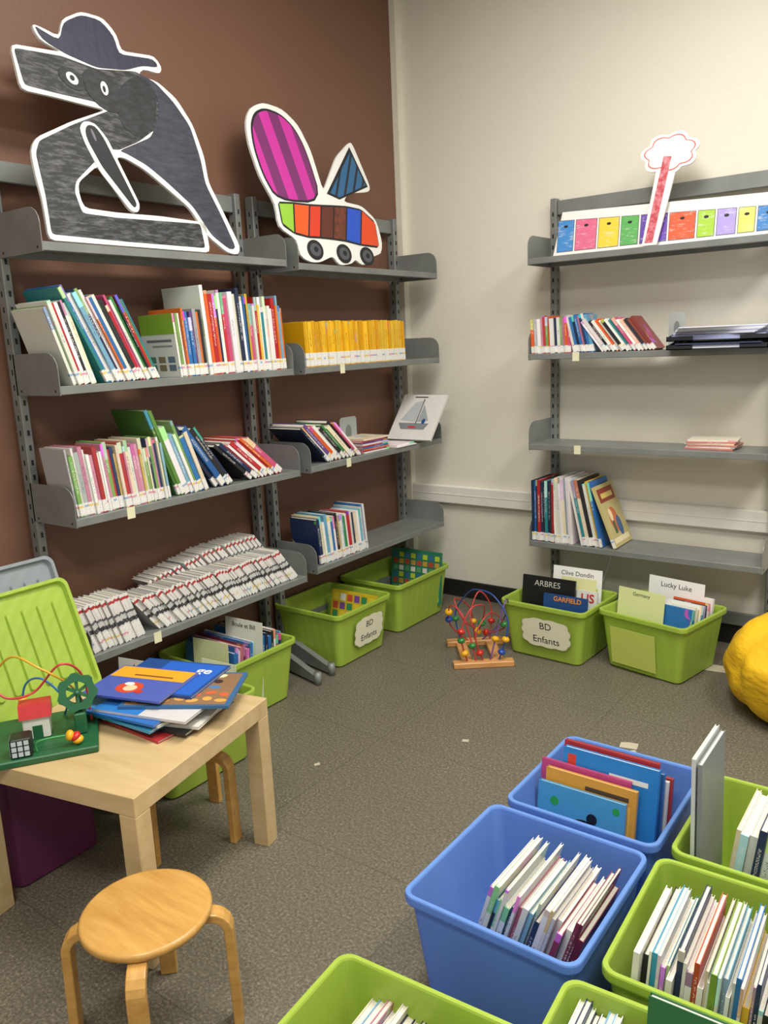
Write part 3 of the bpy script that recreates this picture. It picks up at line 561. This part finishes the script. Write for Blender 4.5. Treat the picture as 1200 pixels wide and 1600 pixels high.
row((0,1.225,.045),2,2.178,2.48,34,(.23,.29),(.21,.23),4,WH,g,'picture book leaning in green bin',sticker=0,cols=['#ecebe6','#26262a','#ecebe6','#3c9ac4','#e2e0d8','#f0efea','#2c7f96','#ecebe6','#27365a','#ecebe6','#e8e6e0','#b2482c','#f0efea','#e0d4b4','#ecebe6','#7a9a3c','#ecebe6','#6aa8c8','#ecebe6','#e8e6e0','#2f6fb0','#ecebe6','#d8b23a','#ecebe6','#27365a'],jit=.014)
g='albums beside the plastic folder'
row((0,1.75,.010),0,2.225,2.46,16,(.27,.35),.2,7,WH,g,'album leaning in green bin',sticker=0,jit=.014,cols=['#e0d4b4','#ecebe6','#f0efea','#27365a','#ecebe6','#c8a060','#ecebe6','#e8e6e0'])
CN['#c8a060']='tan'
book(T(2.178,1.745,.012)@RY(-1),.009,.20,.47,'#dfe3e4','white spiral folder in clear plastic sleeve standing in bin',None,M_pl,0,art=[(-1,sq(.05,.05,.95,.97),plain('#cdd3d6',.2),1)]+[(-1,el(.12+.11*i,.12+.05*j,.03,.012,8),plain('#a4adb2',.2),2) for i in range(8) for j in range(17)])
book(T(2.192,1.745,.012)@RY(-1),.010,.20,.46,'#8a9298','grey-edged white binder standing in bin beside folder',None,M_pl,0)
g='thin books in the near green bins'
row((0,.775,.010),4,1.765,1.885,8,(.185,.215),.17,9,WH+DARK[:2],g,'thin book leaning in green bin',sticker=0,jit=.008)
row((0,.865,.03),4,2.135,2.215,7,(.20,.225),.19,3,WH+DARK[:3],g,'thin book leaning in green bin',sticker=0,jit=.008,cols=['#ecebe6','#27365a','#f0efea','#26262a','#ecebe6','#6aa8c8'])
bk=book(T(2.475,1.105,.05)@RZ(92)@RY(8),.012,.20,.330,'#2f6a42','dark green album with pale lettering in green bin',g,M_pl,0)
text('Chut',.055,frame((-.0065,.10,.285),(0,-1,0),(0,0,1))@T(0,0,.0003),plain('#a8c89a'),bk,off=.0006)
book(T(2.44,1.07,.012)@RZ(92)@RY(8),.012,.2,.30,'#26262a','black album standing in green bin',g,M_pl,0)
# ------------------------------------------------------------------ table
tb=empty('side_table',T(.825,1.193,0)@RZ(12),'square birch-veneer low table with thick legs','table')
b=MB(); b.bbox((-.28,-.28,.40),(.28,.28,.45),c=.0015); b.obj('table_top',M_birch,tb)
for sx in (-1,1):
    for sy in (-1,1):
        b=MB(); xa,xb=sorted((sx*.28,sx*.23)); ya,yb=sorted((sy*.28,sy*.23)); b.bbox((xa,ya,0),(xb,yb,.3995),c=.0015); b.obj('leg',M_birch,tb)
def stool(cx,cy,rot,label):
    r=empty('stool',T(cx,cy,0)@RZ(rot),label,'stool','bentwood stools')
    b=MB(); b.lathe([(.001,.279),(.127,.279),(.133,.282),(.1355,.288),(.1355,.294),(.132,.299),(.127,.300),(.001,.300)],seg=48); b.obj('seat',M_beech,r)
    for k in range(4):
        pth=[(.05,.268),(.10,.268),(.128,.268)]+[(.128+.038*math.sin(R(a)),.230+.038*math.cos(R(a))) for a in (20,40,60,80,90)]+[(.168,.12),(.170,.0)]
        rings=[]
        for i,(q,z) in enumerate(pth):
            a=pth[max(0,i-1)]; c=pth[min(len(pth)-1,i+1)]; t=Vector((c[0]-a[0],c[1]-a[1])).normalized(); n=Vector((-t.y,t.x))*.010
            if i==len(pth)-1: n=Vector((.010,0)) 
            w=.019
            rings.append([(q+n.x,-w,z+n.y),(q+n.x,w,z+n.y),(q-n.x,w,z-n.y),(q-n.x,-w,z-n.y)])
        b=MB(); b.loft(rings,smooth=False); b.obj('leg',M_beech,r,RZ(45+90*k),bevel=.003)
stool(1.31,.875,-1,'round beech stool with bentwood legs on speckled floor')
stool(.78,1.40,-28,'round beech stool with bentwood legs under low table')
zz=.4505
crowd=[(-1,el(.15+.17*(i%5)+.05*(i//5%2),.12+.13*(i//5),.06,.045,9,i),['#d8a050','#3c2a24','#c8603c','#e8d8b0','#4a7ab0'][(i*7)%5],2) for i in range(32)]
BLS=[(0,-.01,8,'#b8343a',.22,.29,[],'red album'),(.02,.01,20,'#26262a',.22,.30,[],'black album'),(.03,.02,28,'#e6e4de',.22,.29,[],'white album'),
   (-.03,-.03,12,'#3a9ac8',.22,.30,[(-1,sq(.1,.1,.9,.4),'#5ab4dc',1)],'light blue album'),(.0,.0,6,'#e6e4de',.21,.28,[],'white album'),(-.03,-.04,18,'#2a72c8',.22,.30,[(-1,sq(.1,.1,.6,.8),'#4a98d8',1),(-1,el(.5,.3,.2,.1),'#e8e4d8',2)],'bright blue album'),
   (.035,-.01,24,'#e6e4de',.22,.29,[(-1,sq(.0,.0,1,.5),'#2f7ac8',1)],'blue and white album'),
   (.060,.05,40,'#3a6a9c',.22,.30,[(-1,sq(.04,.04,.96,.96),'#8a6a4c',1)]+crowd,'brown album with a crowded illustration'),
   (-.035,.07,26,'#1f4f9c',.22,.28,[(-1,sq(.04,.3,.96,.97),'#2460c4',1)],'deep blue album with pale title'),
   (-.055,-.01,26,'#5468c8',.20,.25,[(-1,sq(.62,.02,.97,.98),'#e8a428',1),(-1,sq(.70,.3,.74,.8),'#7a4a28',2),(-1,el(.32,.45,.17,.16),'#d0482c',1),(-1,el(.30,.47,.09,.08),'#e8c8a0',2),(-1,el(.22,.62,.05,.05),'#c03a2c',3),(-1,el(.42,.40,.05,.06),'#e8e4d8',3)],'blue and orange picture book')]
for i,(dx_,dy_,a,c,d,h,art,nm) in enumerate(BLS):
    t=random.uniform(.006,.009)
    R_=RZ(a-8); ctr=Vector((.85+dx_,1.295+dy_,zz+t/2)); off=R_@Vector((h/2,d/2,0))
    bk=book(T(ctr.x-off.x,ctr.y-off.y,ctr.z)@R_@RY(90),t,d,h,c,nm+' lying in a pile on table','albums piled on the table',M_pl,0,art=art,name='comic_album'); zz+=t+.0008
    if nm.startswith('deep'): text('ge',.055,frame((-t/2-.0005,.165,.225),(0,0,1),(0,1,0)),M_white,bk,off=.0006)
# ------------------------------------------------------------------ bead toys
def beads_on(root,path,specs,r=.011):
    for f,c in specs:
        i=min(len(path)-2,int(f*(len(path)-1))); p=path[i]; t=(path[i+1]-path[i]).normalized()
        b=MB(); b.sphere(r,t.to_track_quat('Z','X').to_matrix().to_4x4(),0,14,.75); b.obj('bead',plain(c,.25),root,T(*p))
def wire(root,pts,c,r=.0034,n=10):
    pth=smooth_path(pts,n); b=MB(); b.tube(pth,r); b.obj('wire',plain(c,.3),root); return pth
RD,YL,GR,BL='#c02a20','#e0a818','#2c7a3a','#24489c'
mz=empty('bead_maze',T(.845,3.075,0)@RZ(38),'wooden bead maze toy with coloured wires on floor','toy','bead maze toys')
for yb in (-.135,.135):
    b=MB(); b.bbox((-.135,yb-.024,0),(.135,yb+.024,.026)); b.obj('base_bar',M_toywood,mz)
for xb in (-.07,.07):
    b=MB(); b.bbox((xb-.024,-.1105,0),(xb+.024,.1105,.024)); b.obj('base_bar',M_toywood,mz)
p=wire(mz,[(-.07,-.13,.02),(-.10,-.15,.16),(-.05,-.13,.27),(.02,-.06,.25),(.0,.02,.11),(-.03,.06,.17),(.02,.11,.27),(.08,.14,.18),(.07,.13,.02)],'#c03a3c'); beads_on(mz,p,[(.06,YL),(.10,GR),(.14,RD),(.45,GR),(.5,YL),(.93,RD)],.018)
p=wire(mz,[(.07,-.13,.02),(.11,-.15,.20),(.06,-.11,.31),(.0,-.02,.32),(-.04,.06,.28),(-.09,.14,.16),(-.07,.13,.02)],'#2a4f9c'); beads_on(mz,p,[(.06,BL),(.11,YL),(.88,GR)],.018)
p=wire(mz,[(0,-.13,.02),(-.03,-.12,.14),(.05,-.05,.22),(.12,.0,.13),(.04,.05,.09),(-.06,.02,.16),(-.10,.08,.25),(-.02,.14,.18),(0,.13,.02)],'#a83a34'); beads_on(mz,p,[(.06,RD),(.36,GR),(.5,RD),(.93,YL)],.018)
p=wire(mz,[(-.03,-.13,.02),(-.08,-.10,.22),(-.13,-.02,.25),(-.12,.08,.12),(-.03,.13,.02)],'#c03a3c'); beads_on(mz,p,[(.1,GR),(.62,YL),(.69,BL)],.018)
p=wire(mz,[(.03,-.13,.02),(.11,-.07,.27),(.14,.02,.22),(.12,.09,.12),(.03,.13,.02)],'#6a4a8c'); beads_on(mz,p,[(.12,YL),(.76,GR)],.018)
ty=empty('activity_toy',T(.71,1.02,.4505)@RZ(-34),'green wooden activity toy with bead wires on table','toy')
b=MB(); b.bbox((-.13,-.145,0),(.13,.145,.018)); b.obj('base_board',plain('#1f5a36',.4),ty)
b=MB(); b.bbox((-.03,-.035,.018),(.025,.03,.078)); b.obj('house_wall',plain('#e2e0d4'),ty)
b=MB(); b.prism([(-.038,.078),(.033,.078),(.018,.112),(-.022,.112)],-.037,.041,0,Matrix(((1,0,0,0),(0,0,-1,0),(0,1,0,0),(0,0,0,1)))); b.obj('house_roof',plain('#b8282c',.35),ty)
b=MB(); b.box((.0245,-.012,.018),(.0260,.012,.055)); b.obj('door',plain('#23603c',.4),ty)
wl=T(.02,.105,.125)@RY(75)
b=MB(); n=28
ring=lambda r0,z:[(r0*(1+.06*(1 if (i//2)%2 else -1))*math.cos(2*math.pi*i/n),r0*(1+.06*(1 if (i//2)%2 else -1))*math.sin(2*math.pi*i/n),z) for i in range(n)]
inn=lambda r0,z:[(r0*math.cos(2*math.pi*i/n),r0*math.sin(2*math.pi*i/n),z) for i in range(n)]
b.loft([ring(.048,-.009),ring(.048,.009),inn(.028,.009),inn(.028,-.009),ring(.048,-.009)],cap=(False,False))
for k in range(3): b.box((-.030,-.004,-.005),(.030,.004,.005),0,RZ(60*k))
b.obj('gear_wheel',plain('#23603c',.4),ty,wl)
b=MB(); b.bbox((-.005,.090,.018),(.045,.120,.075)); b.bbox((.0,.098,.07),(.008,.112,.12)); b.cyl(.006,-.015,.02,0,T(.02,.105,.125)@RY(75)); b.obj('wheel_stand',plain('#23603c',.4),ty)
b=MB(); g0=-.055; b.bbox((.07,g0-.004,.018),(.12,g0+.046,.068),0)
for i in range(3):
    for j in range(3):
        b.box((.1195,g0+.0145*i,.023+.0145*j),(.1212,g0+.011+.0145*i,.034+.0145*j),1); b.box((.074+.0145*i,g0-.0052,.023+.0145*j),(.085+.0145*i,g0-.0038,.034+.0145*j),1)
b.obj('grid_block',[plain('#14201c',.4),plain('#b8c4c8',.4)],ty)
p=wire(ty,[(.10,.0,.018),(.10,.005,.045),(.10,.085,.045),(.10,.10,.018)],'#3a8a4a',.003); beads_on(ty,p,[(.66,YL),(.76,RD),(.86,YL)],.014)
p=wire(ty,[(-.09,-.12,.018),(-.10,-.11,.14),(-.06,-.05,.22),(.0,.02,.20),(-.02,.08,.14),(-.08,.10,.08),(-.09,.12,.018)],'#d8a83a',.003); beads_on(ty,p,[(.95,RD)],.012)
p=wire(ty,[(-.03,-.13,.018),(-.02,-.12,.17),(.02,-.06,.14),(-.02,.0,.13),(.0,.07,.20),(-.03,.12,.15),(-.03,.13,.018)],'#c03a3c',.003); beads_on(ty,p,[(.05,BL),(.1,YL)],.012)
p=wire(ty,[(-.11,-.05,.018),(-.10,-.03,.12),(-.05,.02,.15),(-.05,.07,.08),(-.11,.06,.018)],'#3a7ab8',.003); beads_on(ty,p,[(.1,RD),(.16,YL)],.012)
# ------------------------------------------------------------------ purple box, lids
pb=storage_bin(.40,1.085,0,.45,.29,.42,M_purple,'dark purple plastic storage box standing behind table leg',group=None,tp=.015)
def lid(M,mat,label,w=.46,h=.36):
    b=MB(); b.loft([rrect(w,h,.03,0),rrect(w,h,.03,.022),rrect(w-.02,h-.02,.025,.022),rrect(w-.03,h-.03,.022,.006),rrect(w-.04,h-.04,.02,.006)],0)
    for k in range(8):
        xx=-w/2+.055+k*(w-.11)/7; b.loft([rrect(.022,h-.12,.010,.006),rrect(.016,h-.13,.007,.014)],0,T(xx,0,0))
    return b.obj('bin_lid',mat,None,M,label,'lid','plastic lids leaning on the shelf')
lid(frame((.325,1.165,.595),(0,1,0),(-.35,0,1)),M_clear,'smoky clear plastic lid leaning behind green lid',.42,.46)
lid(frame((.44,1.115,.60),(0,1,0),(-.42,0,1)),M_green,'green ribbed plastic lid leaning on purple box',.45,.36)
# ------------------------------------------------------------------ bean bag
b=MB(); rings=[]; nseg=96
for k in range(1,34):
    ph=math.pi*k/34; ring=[]
    for i in range(nseg):
        a=2*math.pi*i/nseg; rr=.345*math.sin(ph)**.66; z=.175-.195*math.cos(ph)
        seam=abs(math.cos(a*3+.9))**40
        fold=math.sin(a*4+ph*3.5)*math.sin(ph*2.2)
        wv=1+.024*fold+.012*math.sin(a*9-ph*6)*math.sin(ph)-.035*seam
        ring.append((rr*wv*math.cos(a),rr*wv*math.sin(a),max(0,z+.014*math.sin(a*5+ph*4)*math.sin(ph))))
    rings.append(ring)
b.loft(rings,smooth=True)
def fabric():
    m,nt,b_=newmat('yellow_fabric'); f=noise(nt,3,3); L(nt,ramp(nt,f,[(.3,'#dba80a'),(.7,'#f0c41c')]),b_.inputs['Base Color']); b_.inputs['Roughness'].default_value=.7
    tc=N(nt,'ShaderNodeTexCoord'); mp=N(nt,'ShaderNodeMapping'); mp.inputs['Scale'].default_value=(1,1,2.2); L(nt,tc.outputs['Object'],mp.inputs['Vector'])
    bump(nt,b_,noise(nt,7,3,vec=mp.outputs[0]),.55,.04); return m
b.obj('bean_bag',fabric(),None,T(2.235,3.22,0),'yellow fabric bean bag slumped on the floor','bean bag')
b=MB(); b.tube(smooth_path([(1.22,3.752,.55),(1.23,3.74,.45),(1.20,3.74,.30),(1.16,3.75,.18),(1.19,3.755,.09),(1.30,3.73,.006)]),.003); b.obj('cable',M_white,None,None,'thin white cable hanging from wall trunking','cable')
for (xx,yy,s,a) in ((1.212,2.331,.012,20),(.859,1.913,.010,60),(1.79,3.44,.05,10),(1.72,2.60,.03,15),(1.745,2.55,.022,50)):
    b=MB(); b.add([(-s,-s*.6,.001),(s,-s*.7,.0015),(s*1.1,s*.6,.004),(0,s*.9,.001),(-s*.9,s*.5,.003)],[(0,1,2,3,4)]); b.add([(-s,-s*.6,0),(s,-s*.7,0),(s*1.1,s*.6,0),(0,s*.9,0),(-s*.9,s*.5,0)],[(4,3,2,1,0)])
    b.obj('paper_scrap',plain('#b8b09c'),None,T(xx,yy,.0005)@RZ(a),'small torn paper scrap lying on speckled floor','paper','paper scraps on the floor')
# ------------------------------------------------------------------ lights
def area(loc,sx,sy,e,col=(1,.965,.90)):
    l=bpy.data.lights.new('ceiling_lamp','AREA'); l.shape='RECTANGLE'; l.size=sx; l.size_y=sy; l.energy=e; l.color=col
    o=bpy.data.objects.new('ceiling_lamp',l); o.location=loc; COL.objects.link(o)
area((1.7,1.9,3.2),.6,1.3,68); area((3.3,1.9,3.2),.6,1.3,64); area((2.4,-.4,3.2),1.2,.6,62)
w=bpy.data.worlds.new('w'); SC.world=w; w.use_nodes=True; bg=w.node_tree.nodes['Background']; bg.inputs[0].default_value=(1,.965,.90,1); bg.inputs[1].default_value=.66
SC.view_settings.view_transform='Standard'
# ------------------------------------------------------------------ camera
F=1266.0
dx=Vector((.8057,.0879,-.5859)).normalized(); dy=Vector((.591,-.191,.784)); dy=(dy-dx*dy.dot(dx)).normalized(); up=dx.cross(dy)
m=Matrix(((dx.x,-dx.y,-dx.z),(dy.x,-dy.y,-dy.z),(up.x,-up.y,-up.z))).to_4x4(); m.translation=(2.63,0,1.437)
cam=bpy.data.cameras.new('Camera'); co=bpy.data.objects.new('Camera',cam); COL.objects.link(co); co.matrix_world=m
cam.sensor_fit='VERTICAL'; cam.sensor_height=24; cam.lens=F/1600*24; SC.camera=co
